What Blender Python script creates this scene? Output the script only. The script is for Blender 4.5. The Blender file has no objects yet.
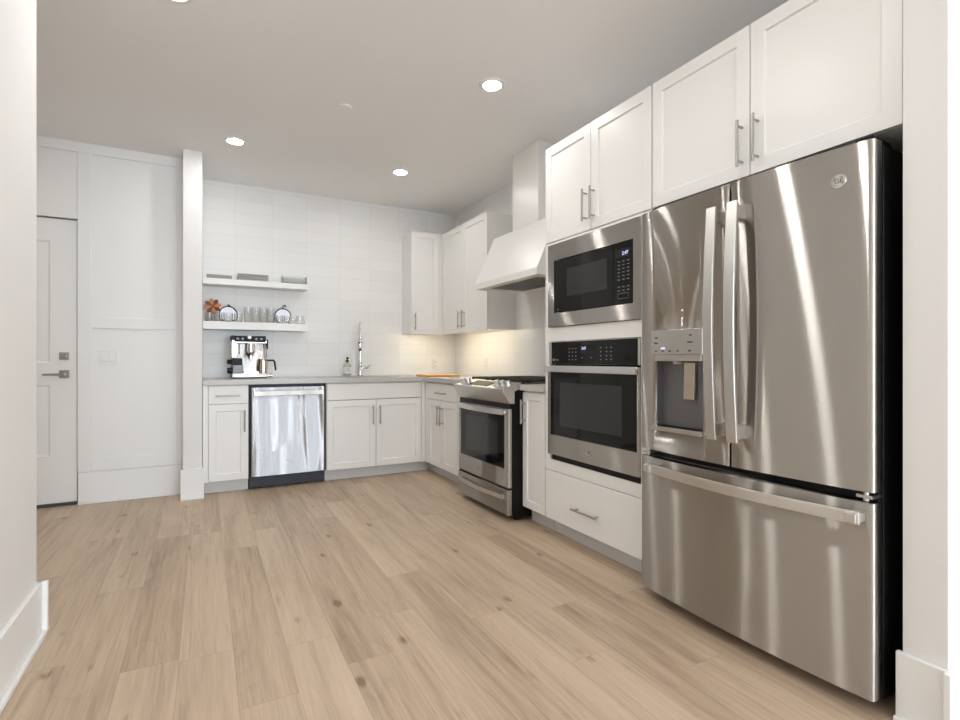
import bpy, bmesh, math, random
from mathutils import Vector, Matrix
random.seed(4)
S = bpy.context.scene
COL = S.collection

# ------------------------------------------------------------------ camera
FPX, YAW, EYE = 515.744, 0.490103, 1.0772
cd = bpy.data.cameras.new('camera'); cam = bpy.data.objects.new('camera', cd); COL.objects.link(cam)
cd.sensor_width = 36.0; cd.lens = FPX / 960 * 36.0; cd.clip_start = 0.02
cam.location = (0, 0, EYE); cam.rotation_euler = (math.pi / 2, 0, -YAW)
S.camera = cam

# ------------------------------------------------------------------ world, daylight, exposure
W = bpy.data.worlds.new('sky'); S.world = W; W.use_nodes = True
W.node_tree.nodes['Background'].inputs[0].default_value = (0.80, 0.90, 1.0, 1)
W.node_tree.nodes['Background'].inputs[1].default_value = 1.5
S.view_settings.view_transform = 'Standard'; S.view_settings.look = 'None'
S.view_settings.gamma = 1.0; S.view_settings.use_curve_mapping = False
S.view_settings.exposure = 0.03
S.cycles.max_bounces = 14; S.cycles.diffuse_bounces = 9; S.cycles.glossy_bounces = 6; S.cycles.transmission_bounces = 10
DOWNLIGHT = 205.0          # radiance of a recessed lamp's lens
LED = 40.0                  # radiance of the strips under the wall cabinets
def daylight(name, loc, rot, sx, sy, power, col=(0.86, 0.93, 1.0)):
    l = bpy.data.lights.new(name, 'AREA'); l.shape = 'RECTANGLE'; l.size = sx; l.size_y = sy
    l.energy = power; l.color = col
    o = bpy.data.objects.new(name, l); COL.objects.link(o); o.location = loc; o.rotation_euler = rot
    return o
daylight('window_daylight', (2.4, -6.90, 1.35), (math.radians(110), 0, 0), 5.4, 2.4, 430, (0.80, 0.90, 1.0))
daylight('added_side_daylight', (5.52, -3.8, 1.3), (math.radians(112), 0, math.radians(90)), 2.4, 1.6, 60)  # unseen side window, added to brighten the room

# ------------------------------------------------------------------ dimensions read off the room
YF, YW = 4.636, 5.257      # door faces / tiled wall of the sink run
XF, XW = 1.871, 2.488      # door faces / wall of the range run
ZC = 2.703
CT, CB = 0.915, 0.876      # worktop top and underside

# ------------------------------------------------------------------ materials
def nmat(name):
    m = bpy.data.materials.new(name); m.use_nodes = True
    return m, m.node_tree.nodes, m.node_tree.links, m.node_tree.nodes['Principled BSDF']
def plain(name, col, rough=0.5, metal=0.0, spec=0.5, coat=0.0, noise=0.0, nscale=60.0, trans=0.0, ior=1.45):
    m, n, l, p = nmat(name)
    p.inputs['Base Color'].default_value = (*col, 1); p.inputs['Roughness'].default_value = rough
    p.inputs['Metallic'].default_value = metal; p.inputs['Specular IOR Level'].default_value = spec
    p.inputs['Coat Weight'].default_value = coat; p.inputs['Transmission Weight'].default_value = trans
    p.inputs['IOR'].default_value = ior
    tc = n.new('ShaderNodeTexCoord'); t = n.new('ShaderNodeTexNoise'); t.inputs['Scale'].default_value = nscale
    l.new(tc.outputs['Object'], t.inputs['Vector'])
    if noise > 0:
        b = n.new('ShaderNodeBump'); b.inputs['Strength'].default_value = noise; b.inputs['Distance'].default_value = 0.002
        l.new(t.outputs['Fac'], b.inputs['Height']); l.new(b.outputs['Normal'], p.inputs['Normal'])
    return m
def emit(name, col, s):
    m, n, l, p = nmat(name)
    p.inputs['Base Color'].default_value = (*col, 1)
    p.inputs['Emission Color'].default_value = (*col, 1); p.inputs['Emission Strength'].default_value = s
    return m
def brushed(name, col, rough, aniso, wave=0.0, wscale=(6, 6, 1.2)):
    m, n, l, p = nmat(name)
    n.remove(p)
    g = n.new('ShaderNodeBsdfAnisotropic'); out = n['Material Output']
    g.inputs['Color'].default_value = (*col, 1); g.inputs['Roughness'].default_value = rough
    g.inputs['Anisotropy'].default_value = aniso
    tg = n.new('ShaderNodeTangent'); tg.direction_type = 'RADIAL'; tg.axis = 'Z'
    l.new(tg.outputs['Tangent'], g.inputs['Tangent'])
    l.new(g.outputs[0], out.inputs['Surface'])
    tc = n.new('ShaderNodeTexCoord'); mp = n.new('ShaderNodeMapping'); mp.inputs['Scale'].default_value = (4, 4, 900)
    l.new(tc.outputs['Object'], mp.inputs['Vector'])
    t = n.new('ShaderNodeTexNoise'); t.inputs['Scale'].default_value = 1.0; t.inputs['Detail'].default_value = 2
    l.new(mp.outputs['Vector'], t.inputs['Vector'])
    mx = n.new('ShaderNodeMix'); mx.data_type = 'RGBA'; mx.inputs['A'].default_value = (*[c * 0.93 for c in col], 1)
    mx.inputs['B'].default_value = (*[min(1, c * 1.05) for c in col], 1)
    l.new(t.outputs['Fac'], mx.inputs['Factor']); l.new(mx.outputs['Result'], g.inputs['Color'])
    if wave > 0:
        m2 = n.new('ShaderNodeMapping'); m2.inputs['Scale'].default_value = wscale
        l.new(tc.outputs['Object'], m2.inputs['Vector'])
        t2 = n.new('ShaderNodeTexNoise'); t2.inputs['Scale'].default_value = 1.0; t2.inputs['Detail'].default_value = 0
        l.new(m2.outputs['Vector'], t2.inputs['Vector'])
        b = n.new('ShaderNodeBump'); b.inputs['Strength'].default_value = wave; b.inputs['Distance'].default_value = 0.02
        l.new(t2.outputs['Fac'], b.inputs['Height']); l.new(b.outputs['Normal'], g.inputs['Normal'])
    return m
def tile_mat(name, ax):
    m, n, l, p = nmat(name)
    tc = n.new('ShaderNodeTexCoord'); sp = n.new('ShaderNodeSeparateXYZ'); cb = n.new('ShaderNodeCombineXYZ')
    l.new(tc.outputs['Object'], sp.inputs[0])
    a = n.new('ShaderNodeMath'); a.operation = 'ADD'; a.inputs[1].default_value = 10 * 0.3155 + (0.066 if ax == 0 else -5.257)
    l.new(sp.outputs[ax], a.inputs[0]); l.new(a.outputs[0], cb.inputs[0])
    z = n.new('ShaderNodeMath'); z.operation = 'ADD'; z.inputs[1].default_value = 20 * 0.1095 - CT
    l.new(sp.outputs[2], z.inputs[0]); l.new(z.outputs[0], cb.inputs[1])
    b = n.new('ShaderNodeTexBrick'); b.offset = 0.0; b.squash = 1.0
    b.inputs['Scale'].default_value = 1.0; b.inputs['Brick Width'].default_value = 0.3155
    b.inputs['Row Height'].default_value = 0.1095; b.inputs['Mortar Size'].default_value = 0.0013
    b.inputs['Mortar Smooth'].default_value = 0.3
    b.inputs['Color1'].default_value = (0.80, 0.80, 0.79, 1); b.inputs['Color2'].default_value = (0.83, 0.83, 0.82, 1)
    b.inputs['Mortar'].default_value = (0.68, 0.68, 0.68, 1)
    l.new(cb.outputs[0], b.inputs['Vector']); l.new(b.outputs['Color'], p.inputs['Base Color'])
    inv = n.new('ShaderNodeMath'); inv.operation = 'SUBTRACT'; inv.inputs[0].default_value = 1.0
    l.new(b.outputs['Fac'], inv.inputs[1])
    bp = n.new('ShaderNodeBump'); bp.inputs['Strength'].default_value = 0.35; bp.inputs['Distance'].default_value = 0.002
    l.new(inv.outputs[0], bp.inputs['Height']); l.new(bp.outputs['Normal'], p.inputs['Normal'])
    p.inputs['Roughness'].default_value = 0.30; p.inputs['Specular IOR Level'].default_value = 0.3
    return m
def floor_mat():
    m, n, l, p = nmat('oak_planks')
    def math_(op, a, b=None, c=None):
        q = n.new('ShaderNodeMath'); q.operation = op
        for i, v in enumerate((a, b, c)):
            if v is None: continue
            if isinstance(v, (int, float)): q.inputs[i].default_value = v
            else: l.new(v, q.inputs[i])
        return q.outputs[0]
    tc = n.new('ShaderNodeTexCoord'); sp = n.new('ShaderNodeSeparateXYZ'); l.new(tc.outputs['Object'], sp.inputs[0])
    PW, PL = 0.176, 1.50
    fx = math_('DIVIDE', math_('ADD', sp.outputs[0], 10 * PW - 0.094), PW)
    row = math_('FLOOR', fx); fu = math_('FRACT', fx)
    wn = n.new('ShaderNodeTexWhiteNoise'); wn.noise_dimensions = '1D'; l.new(row, wn.inputs['W'])
    fy = math_('ADD', math_('DIVIDE', sp.outputs[1], PL), math_('MULTIPLY', wn.outputs['Value'], 7.0))
    col = math_('FLOOR', fy); fv = math_('FRACT', fy)
    cid = n.new('ShaderNodeCombineXYZ'); l.new(row, cid.inputs[0]); l.new(col, cid.inputs[1])
    w2 = n.new('ShaderNodeTexWhiteNoise'); w2.noise_dimensions = '2D'; l.new(cid.outputs[0], w2.inputs['Vector'])
    # per plank shift of the grain
    off = n.new('ShaderNodeVectorMath'); off.operation = 'SCALE'; l.new(w2.outputs['Color'], off.inputs[0]); off.inputs['Scale'].default_value = 20
    add = n.new('ShaderNodeVectorMath'); add.operation = 'ADD'; l.new(tc.outputs['Object'], add.inputs[0]); l.new(off.outputs[0], add.inputs[1])
    def noise(sc, detail, dist=0.0, rough=0.55):
        mp = n.new('ShaderNodeMapping'); mp.inputs['Scale'].default_value = sc; l.new(add.outputs[0], mp.inputs['Vector'])
        t = n.new('ShaderNodeTexNoise'); t.inputs['Scale'].default_value = 1.0; t.inputs['Detail'].default_value = detail
        t.inputs['Distortion'].default_value = dist; t.inputs['Roughness'].default_value = rough
        l.new(mp.outputs[0], t.inputs['Vector']); return t.outputs['Fac']
    broad = noise((9, 0.8, 1), 4, 0.8, 0.6)
    streak = noise((48, 1.1, 1), 3, 0.4, 0.6)
    fine = noise((110, 4.0, 1), 4, 0.3, 0.65)
    # cathedral rings
    mpw = n.new('ShaderNodeMapping'); mpw.inputs['Scale'].default_value = (1, 0.11, 1); l.new(add.outputs[0], mpw.inputs['Vector'])
    wv = n.new('ShaderNodeTexNoise'); wv.inputs['Scale'].default_value = 5.0; wv.inputs['Detail'].default_value = 1
    l.new(mpw.outputs[0], wv.inputs['Vector'])
    ring = math_('FRACT', math_('MULTIPLY', wv.outputs['Fac'], 14.0))
    ring = math_('POWER', ring, 4.0)
    # knots
    mpk = n.new('ShaderNodeMapping'); mpk.inputs['Scale'].default_value = (5.7, 2.9, 1); l.new(add.outputs[0], mpk.inputs['Vector'])
    vo = n.new('ShaderNodeTexVoronoi'); vo.voronoi_dimensions = '2D'; vo.inputs['Scale'].default_value = 1.0; vo.inputs['Randomness'].default_value = 1.0
    l.new(mpk.outputs[0], vo.inputs['Vector'])
    sepc = n.new('ShaderNodeSeparateColor'); l.new(vo.outputs['Color'], sepc.inputs[0])
    kn = n.new('ShaderNodeMapRange'); kn.inputs['From Min'].default_value = 0.01; kn.inputs['From Max'].default_value = 0.105
    kn.inputs['To Min'].default_value = 1.0; kn.inputs['To Max'].default_value = 0.0
    kd = math_('ADD', vo.outputs['Distance'], math_('MULTIPLY', math_('ADD', math_('SUBTRACT', fine, 0.5), math_('SUBTRACT', broad, 0.5)), 0.22))
    l.new(kd, kn.inputs['Value'])
    knot = math_('MULTIPLY', kn.outputs[0], math_('GREATER_THAN', sepc.outputs[0], 0.62))
    r = n.new('ShaderNodeValToRGB'); e = r.color_ramp.elements
    e[0].position = 0.22; e[0].color = (0.225, 0.152, 0.098, 1); e[1].position = 0.74; e[1].color = (0.645, 0.52, 0.39, 1)
    mid = r.color_ramp.elements.new(0.40); mid.color = (0.41, 0.306, 0.215, 1); mid = r.color_ramp.elements.new(0.54); mid.color = (0.535, 0.415, 0.30, 1)
    tone = math_('ADD', math_('MULTIPLY', broad, 0.50), math_('ADD', math_('MULTIPLY', fine, 0.26), math_('MULTIPLY', streak, 0.22)))
    tone = math_('ADD', tone, math_('ADD', math_('MULTIPLY', w2.outputs['Value'], 0.12), -0.05))
    tone = math_('SUBTRACT', tone, math_('MULTIPLY', ring, 0.035))
    tone = math_('SUBTRACT', tone, math_('MULTIPLY', math_('MULTIPLY', knot, sepc.outputs[1]), 0.32))
    l.new(tone, r.inputs['Fac'])
    # seams
    du = math_('MINIMUM', fu, math_('SUBTRACT', 1.0, fu)); dv = math_('MINIMUM', fv, math_('SUBTRACT', 1.0, fv))
    su = math_('LESS_THAN', du, 0.0065); sv = math_('LESS_THAN', dv, 0.0009)
    seam = math_('MAXIMUM', su, sv)
    mx = n.new('ShaderNodeMix'); mx.data_type = 'RGBA'; mx.inputs['B'].default_value = (0.25, 0.18, 0.12, 1)
    l.new(math_('MULTIPLY', seam, 0.38), mx.inputs['Factor']); l.new(r.outputs['Color'], mx.inputs['A'])
    l.new(mx.outputs['Result'], p.inputs['Base Color'])
    p.inputs['Roughness'].default_value = 0.42; p.inputs['Specular IOR Level'].default_value = 0.35
    b = n.new('ShaderNodeBump'); b.inputs['Strength'].default_value = 0.12; b.inputs['Distance'].default_value = 0.001
    l.new(math_('SUBTRACT', fine, seam), b.inputs['Height']); l.new(b.outputs['Normal'], p.inputs['Normal'])
    return m
M = {}
M['wall'] = plain('wall_paint', (0.77, 0.76, 0.75), 0.6, noise=0.05, nscale=120)
M['ceiling'] = plain('ceiling_paint', (0.87, 0.875, 0.88), 0.8, noise=0.08, nscale=160)
M['trim'] = plain('trim_paint', (0.82, 0.82, 0.81), 0.35)
M['cab'] = plain('cabinet_paint', (0.82, 0.815, 0.80), 0.33, noise=0.02, nscale=40)
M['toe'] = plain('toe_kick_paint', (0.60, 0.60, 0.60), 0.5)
M['tile_x'] = tile_mat('tile_back', 0); M['tile_y'] = tile_mat('tile_side', 1)
M['floor'] = floor_mat()
M['quartz'] = plain('grey_quartz', (0.50, 0.49, 0.475), 0.25, noise=0.0)
M['steel'] = brushed('brushed_steel', (0.51, 0.487, 0.458), 0.225, 0.88)
M['steel_dw'] = brushed('brushed_steel_wavy', (0.52, 0.53, 0.55), 0.27, 0.88, wave=0.48, wscale=(10, 10, 1.8))
M['steel_trim'] = plain('satin_steel', (0.62, 0.60, 0.57), 0.28, 1.0)
M['steel_edge'] = plain('rolled_steel_edge', (0.66, 0.65, 0.64), 0.2, 1.0)
M['handle_steel'] = plain('handle_steel', (0.70, 0.685, 0.66), 0.30, 1.0)
M['nickel'] = plain('satin_nickel', (0.42, 0.40, 0.37), 0.32, 1.0)
M['chrome'] = plain('chrome', (0.75, 0.75, 0.75), 0.08, 1.0)
M['black'] = plain('black_plastic', (0.008, 0.008, 0.009), 0.4, spec=0.3)
M['case'] = plain('black_case', (0.006, 0.006, 0.006), 0.5, spec=0.2)
M['navy'] = plain('dark_toe_panel', (0.022, 0.027, 0.04), 0.4)
M['glass_dark'] = plain('black_glass', (0.005, 0.005, 0.005), 0.05, spec=0.32)
M['glass_mesh'] = plain('screened_glass', (0.022, 0.022, 0.022), 0.08, spec=0.45)
M['iron'] = plain('cast_iron', (0.02, 0.018, 0.016), 0.55, noise=0.2, nscale=200)
M['grey_print'] = plain('grey_print', (0.20, 0.20, 0.20), 0.5)
M['dark_print'] = plain('dark_print', (0.06, 0.06, 0.06), 0.5)
M['bezel_grey'] = plain('bezel_grey', (0.16, 0.16, 0.165), 0.35, 0.4)
M['digits'] = emit('blue_digits', (0.58, 0.64, 1.0), 0.9)
M['lens'] = emit('lamp_lens', (1.0, 0.985, 0.955), DOWNLIGHT)
M['led'] = emit('warm_led', (1.0, 0.86, 0.62), LED)
M['wood'] = plain('board_maple', (0.62, 0.33, 0.10), 0.45)
M['wood_dk'] = plain('petal_brown', (0.16, 0.035, 0.008), 0.45)
M['wood_lt'] = plain('petal_tan', (0.50, 0.20, 0.055), 0.45)
M['white'] = plain('white_ceramic', (0.78, 0.78, 0.77), 0.2)
M['plastic_w'] = plain('white_plastic', (0.80, 0.80, 0.79), 0.3)
M['platter'] = plain('glazed_platter', (0.55, 0.54, 0.52), 0.25)
M['pale_blue'] = plain('pale_glass_panel', (0.80, 0.83, 0.89), 0.2)
M['wire'] = plain('black_wire', (0.015, 0.015, 0.02), 0.45)
M['glass'] = plain('clear_glass', (0.95, 0.95, 0.95), 0.02, trans=1.0, ior=1.45)
def thin_glass():
    m, n, l, p = nmat('thin_glass'); n.remove(p)
    tr = n.new('ShaderNodeBsdfTransparent'); tr.inputs[0].default_value = (0.93, 0.94, 0.93, 1)
    g = n.new('ShaderNodeBsdfAnisotropic'); g.inputs['Roughness'].default_value = 0.05
    f = n.new('ShaderNodeFresnel'); f.inputs['IOR'].default_value = 1.5
    mx = n.new('ShaderNodeMixShader'); l.new(f.outputs[0], mx.inputs[0]); l.new(tr.outputs[0], mx.inputs[1]); l.new(g.outputs[0], mx.inputs[2])
    l.new(mx.outputs[0], n['Material Output'].inputs['Surface']); return m
M['thin_glass'] = thin_glass()
M['soap'] = plain('clear_soap', (0.85, 0.82, 0.72), 0.1, trans=0.7, ior=1.35)
M['filter'] = plain('hood_filter', (0.80, 0.74, 0.64), 0.4, 0.3)
M['jug'] = plain('jug_steel', (0.72, 0.64, 0.52), 0.16, 1.0)

# ------------------------------------------------------------------ mesh helpers
ORG = {}
class MB:
    """collects shapes in world coordinates; build() links them as one mesh"""
    def __init__(s): s.bm = bmesh.new()
    def box(s, x0, x1, y0, y1, z0, z1):
        v = [s.bm.verts.new(p) for p in ((x0,y0,z0),(x1,y0,z0),(x1,y1,z0),(x0,y1,z0),(x0,y0,z1),(x1,y0,z1),(x1,y1,z1),(x0,y1,z1))]
        for f in ((3,2,1,0),(4,5,6,7),(0,1,5,4),(1,2,6,5),(2,3,7,6),(3,0,4,7)): s.bm.faces.new([v[i] for i in f])
        return s
    def hull(s, a, b):
        """two matching loops of points joined to a closed solid"""
        va = [s.bm.verts.new(p) for p in a]; vb = [s.bm.verts.new(p) for p in b]; k = len(a)
        s.bm.faces.new(va[::-1]); s.bm.faces.new(vb)
        for i in range(k): s.bm.faces.new((va[i], va[(i+1)%k], vb[(i+1)%k], vb[i]))
        return s
    def tube(s, pts, r, seg=10, closed=False):
        pts = [Vector(p) for p in pts]; rings = []; k = len(pts)
        rr = r if isinstance(r, (list, tuple)) else [r]*k
        up = None
        for i, p in enumerate(pts):
            if closed: t = pts[(i+1)%k] - pts[i-1]
            else: t = pts[min(i+1,k-1)] - pts[max(i-1,0)]
            t.normalize()
            if up is None:
                up = Vector((0,0,1)) if abs(t.z) < 0.9 else Vector((1,0,0))
            a = t.cross(up); a.normalize(); b = a.cross(t); up = b
            rings.append([s.bm.verts.new(p + a*rr[i]*math.cos(2*math.pi*j/seg) + b*rr[i]*math.sin(2*math.pi*j/seg)) for j in range(seg)])
        for i in range(k if closed else k-1):
            q, w = rings[i], rings[(i+1)%k]
            for j in range(seg): s.bm.faces.new((q[j], q[(j+1)%seg], w[(j+1)%seg], w[j]))
        if not closed:
            s.bm.faces.new(rings[0][::-1]); s.bm.faces.new(rings[-1])
        return s
    def cyl(s, p0, p1, r, r2=None, seg=20): return s.tube([p0, p1], [r, r if r2 is None else r2], seg)
    def lathe(s, prof, c, axis='z', seg=24, cap=True):
        """prof: (radius, height) pairs along the axis from c"""
        c = Vector(c); rings = []
        for r, h in prof:
            ring = []
            for j in range(seg):
                a = 2*math.pi*j/seg; u, v = r*math.cos(a), r*math.sin(a)
                d = {'z': (u, v, h), 'y': (u, h, v), 'x': (h, u, v)}[axis]
                ring.append(s.bm.verts.new(c + Vector(d)))
            rings.append(ring)
        for q, w in zip(rings, rings[1:]):
            for j in range(seg): s.bm.faces.new((q[j], q[(j+1)%seg], w[(j+1)%seg], w[j]))
        if cap:
            s.bm.faces.new(rings[0][::-1]); s.bm.faces.new(rings[-1])
        return s
    def prism(s, poly, axis, lo, hi):
        f = {'z': lambda p, h: (p[0], p[1], h), 'y': lambda p, h: (p[0], h, p[1]), 'x': lambda p, h: (h, p[0], p[1])}[axis]
        return s.hull([f(p, lo) for p in poly], [f(p, hi) for p in poly])
    def text(s, body, size, fn, align='CENTER', depth=0.0006):
        cu = bpy.data.curves.new('t', 'FONT'); cu.body = body; cu.size = size; cu.align_x = align; cu.align_y = 'CENTER'; cu.extrude = depth
        o = bpy.data.objects.new('t', cu); COL.objects.link(o)
        me = bpy.data.meshes.new_from_object(o.evaluated_get(bpy.context.evaluated_depsgraph_get()))
        vs = [s.bm.verts.new(fn(v.co.x, v.co.y, v.co.z)) for v in me.vertices]
        for f in me.polygons:
            try: s.bm.faces.new([vs[i] for i in f.vertices])
            except ValueError: pass
        bpy.data.objects.remove(o); bpy.data.curves.remove(cu); bpy.data.meshes.remove(me)
        return s
    def build(s, name, mat, parent=None, at=None, bevel=0.0, seg=2, angle=32):
        org = Vector(at) if at is not None else (ORG[parent.name] if parent else Vector((0,0,0)))
        bmesh.ops.recalc_face_normals(s.bm, faces=s.bm.faces[:])
        bmesh.ops.translate(s.bm, verts=s.bm.verts[:], vec=-org)
        me = bpy.data.meshes.new(name); s.bm.to_mesh(me); s.bm.free()
        for p in me.polygons: p.use_smooth = True
        me.set_sharp_from_angle(angle=math.radians(angle))
        me.materials.append(M[mat])
        o = bpy.data.objects.new(name, me); COL.objects.link(o)
        if parent: o.parent = parent
        else: o.location = org
        ORG[o.name] = org
        if bevel > 0:
            b = o.modifiers.new('bevel', 'BEVEL'); b.width = bevel; b.segments = seg; b.limit_method = 'ANGLE'; b.angle_limit = math.radians(40)
            b.harden_normals = True
        return o
def thing(name, loc, label, cat, group=None):
    o = bpy.data.objects.new(name, None); COL.objects.link(o); o.location = loc; o.empty_display_size = 0.1
    ORG[o.name] = Vector(loc); o['label'] = label; o['category'] = cat
    if group: o['group'] = group
    return o
def tag(o, label, cat, group=None):
    o['label'] = label; o['category'] = cat
    if group: o['group'] = group
    return o
def struct(o): o['kind'] = 'structure'; return o
def dup(root, loc, label, group=None):
    r = root.copy(); COL.objects.link(r); r.location = loc; r['label'] = label
    if group: r['group'] = group
    for ch in list(root.children):
        c = ch.copy(); COL.objects.link(c); c.parent = r
        for g in list(ch.children):
            d = g.copy(); COL.objects.link(d); d.parent = c
    return r
def cut(o, lo, hi):
    """subtract a box (world coordinates) from a mesh object and bake the result"""
    k = MB(); k.box(lo[0], hi[0], lo[1], hi[1], lo[2], hi[2]); c = k.build('cutter', 'black')
    org = ORG[o.name]
    c.location = -org + ORG[c.name]; par = o.parent; o.parent = None; keep = o.location.copy(); o.location = (0,0,0)
    b = o.modifiers.new('cut', 'BOOLEAN'); b.operation = 'DIFFERENCE'; b.object = c; b.solver = 'EXACT'
    bpy.context.view_layer.update()
    me = bpy.data.meshes.new_from_object(o.evaluated_get(bpy.context.evaluated_depsgraph_get()))
    o.modifiers.clear(); o.data = me; me.materials.clear()
    bpy.data.objects.remove(c); o.parent = par; o.location = keep
    return o
# frames of the two cabinet runs: u along the run, w out of the door face, z up
def PB(u, w, z): return (u, YF - w, z)
def PR(u, w, z): return (XF - w, u, z)
def fbox(mb, P, u0, u1, w0, w1, z0, z1):
    a, b = P(u0, w0, z0), P(u1, w1, z1)
    return mb.box(min(a[0],b[0]), max(a[0],b[0]), min(a[1],b[1]), max(a[1],b[1]), z0, z1)
def slab(P, u0, u1, z0, z1, parent, name='drawer'):
    m = MB(); fbox(m, P, u0, u1, -0.019, 0, z0, z1); return m.build(name, 'cab', parent, bevel=0.0015)
def shaker(P, u0, u1, z0, z1, parent, st=0.056, d=0.009, name='door'):
    """one frame-and-panel door: raised frame round a recessed flat panel"""
    m = MB(); bm = m.bm
    def loop(i, w): return [bm.verts.new(P(*q)) for q in ((u0+i, w, z0+i), (u1-i, w, z0+i), (u1-i, w, z1-i), (u0+i, w, z1-i))]
    b, f0, f1, f2 = loop(0, -0.019), loop(0, 0), loop(st, 0), loop(st+0.003, -d)
    for q, w in ((b, f0), (f0, f1), (f1, f2)):
        for j in range(4): bm.faces.new((q[j], q[(j+1)%4], w[(j+1)%4], w[j]))
    bm.faces.new(b); bm.faces.new(f2)
    return m.build(name, 'cab', parent, bevel=0.0012, seg=1)
def pull(P, a, b, parent, r=0.0062, off=0.034, inset=0.022, name='handle', w0=0.0):
    """bar pull from a to b, both (u, z)"""
    m = MB(); (ua, za), (ub, zb) = a, b; L = math.hypot(ub-ua, zb-za); du, dz = (ub-ua)/L, (zb-za)/L
    m.cyl(P(ua, w0+off, za), P(ub, w0+off, zb), r, seg=12)
    for t in (inset, L-inset):
        u, z = ua+du*t, za+dz*t
        m.cyl(P(u, w0, z), P(u, w0+off, z), r*0.8, seg=10)
    return m.build(name, 'nickel', parent)
def badge(P, u, z, r, parent, w=0.0, sgn=None):
    m = MB(); N = 28
    def ring(rad, ww): return [P(u+rad*math.cos(2*math.pi*i/N), ww, z+rad*math.sin(2*math.pi*i/N)) for i in range(N)]
    m.hull(ring(r*0.82, w), ring(r*0.82, w+0.0022))
    m.tube([P(u+r*math.cos(2*math.pi*i/N), w+0.002, z+r*math.sin(2*math.pi*i/N)) for i in range(N)], r*0.09, 6, True)
    m.hull(ring(r, w), ring(r, w+0.0012))
    o = m.build('badge', 'steel_trim', parent)
    t = MB(); sgn = sgn or (-1 if P is PR else 1)
    def fn(x, y, q): return P(u + sgn*(x + 0.12*y), w+0.0024+q, z+y)
    t.text('GE', r*1.05, fn)
    for k in range(4):       # the curls round the monogram
        a0 = math.pi/4 + k*math.pi/2
        t.tube([P(u+r*0.74*math.cos(a0+d), w+0.0026, z+r*0.74*math.sin(a0+d)) for d in (-0.6, -0.35, -0.1, 0.15)], [r*0.02, r*0.045, r*0.045, r*0.02], 6)
    t.build('lettering', 'dark_print', o)
    return o

# ------------------------------------------------------------------ the room
def sbox(name, mat, *b, bevel=0.0):
    m = MB()
    for q in ([b] if not isinstance(b[0], tuple) else b): m.box(*q)
    return struct(m.build(name, mat, bevel=bevel))
sbox('floor', 'floor', -3.2, 5.6, -7.0, 5.5, -0.06, 0.0)
sbox('ceiling', 'ceiling', -3.2, 5.6, -7.0, 5.5, ZC, ZC+0.08)
sbox('wall_back', 'tile_x', -0.018, XW+0.12, YW, YW+0.12, 0, ZC)
sbox('wall_right', 'tile_y', XW, XW+0.12, 0.766, YW, 0, ZC)
sbox('wall_stub', 'wall', 1.843, 5.48, 0.660, 0.766, 0, ZC)
LX = -0.580
sbox('wall_left', 'wall', LX-0.14, LX, -6.80, 2.592, 0, ZC)
sbox('wall_pillar', 'wall', -0.148, -0.018, 4.583, YW+0.12, 0, ZC)
DXR, DXL, DTOP = -0.838, -1.76, 2.128
sbox('wall_entry', 'trim', (DXR, -0.148, 4.812, 4.95, 0, ZC), (-3.0, DXL, 4.812, 4.95, 0, ZC), (DXL, DXR, 4.812, 4.95, DTOP, ZC))
sbox('wall_hall', 'wall', (-3.0, -2.9, 2.47, 4.812, 0, ZC), (-3.0, LX-0.14, 2.47, 2.592, 0, ZC))
# behind the camera: the living room with its glazed door; the side window is added for light
sbox('wall_behind', 'wall', (LX-0.14, -0.30, -6.90, -6.80, 0, ZC), (5.10, 5.48, -6.90, -6.80, 0, ZC), (-0.30, 5.10, -6.90, -6.80, 2.55, ZC), (-0.30, 5.10, -6.90, -6.80, 0, 0.1))
sbox('wall_living', 'wall', (5.48, 5.58, -6.80, -5.05, 0, ZC), (5.48, 5.58, -2.55, 0.766, 0, ZC), (5.48, 5.58, -5.05, -2.55, 2.15, ZC), (5.48, 5.58, -5.05, -2.55, 0, 0.45))
w1 = MB()
for x, w_ in ((-0.30, 0.1), (0.55, 0.12), (1.42, 0.22), (2.10, 0.12), (2.62, 0.24), (3.35, 0.12), (4.15, 0.12), (5.0, 0.1)): w1.box(x, x+w_, -6.88, -6.81, 0.1, 2.55)  # unseen bars, some widened to streak the dishwasher's reflection
for z in (0.1, 2.49): w1.box(-0.30, 5.10, -6.87, -6.82, z, z+0.06)
struct(w1.build('window_1', 'trim'))
w2 = MB()  # frame of the added side window, out of view
for y in (-5.05, -3.83, -2.61): w2.box(5.5, 5.56, y, y+0.06, 0.45, 2.15)
for z in (0.45, 2.09): w2.box(5.5, 5.56, -5.05, -2.55, z, z+0.06)
struct(w2.build('added_side_window', 'trim'))

def base(name, x0, x1, y0, y1, h, faces, shoe=True):
    """skirting boards with a rounded shoe strip along the given sides of a wall block"""
    m = MB(); t, sh = 0.018, 0.016
    for f in faces:
        e = {'x+': (x1, x1+t, y0, y1), 'x-': (x0-t, x0, y0, y1), 'y-': (x0, x1, y0-t, y0), 'y+': (x0, x1, y1, y1+t)}[f]
        m.box(*e, 0, h)
        if shoe:
            e2 = {'x+': (x1+t, x1+t+sh, y0, y1), 'x-': (x0-t-sh, x0-t, y0, y1), 'y-': (x0, x1, y0-t-sh, y0-t), 'y+': (x0, x1, y1+t, y1+t+sh)}[f]
            m.box(*e2, 0, 0.018)
    return struct(m.build(name, 'trim', bevel=0.003))
base('baseboard_left', LX-0.14, LX, -6.80, 2.592+0.018, 0.207, ('x+',))
base('baseboard_hall', -2.9, LX+0.034, 2.47, 2.592, 0.207, ('y+',))
base('baseboard_stub', 1.843, 2.0, 0.660, 0.766+0.012, 0.207, ('x-',))
base('baseboard_living', 1.843-0.034, 5.48, 0.660, 0.766, 0.207, ('y-',))
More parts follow.
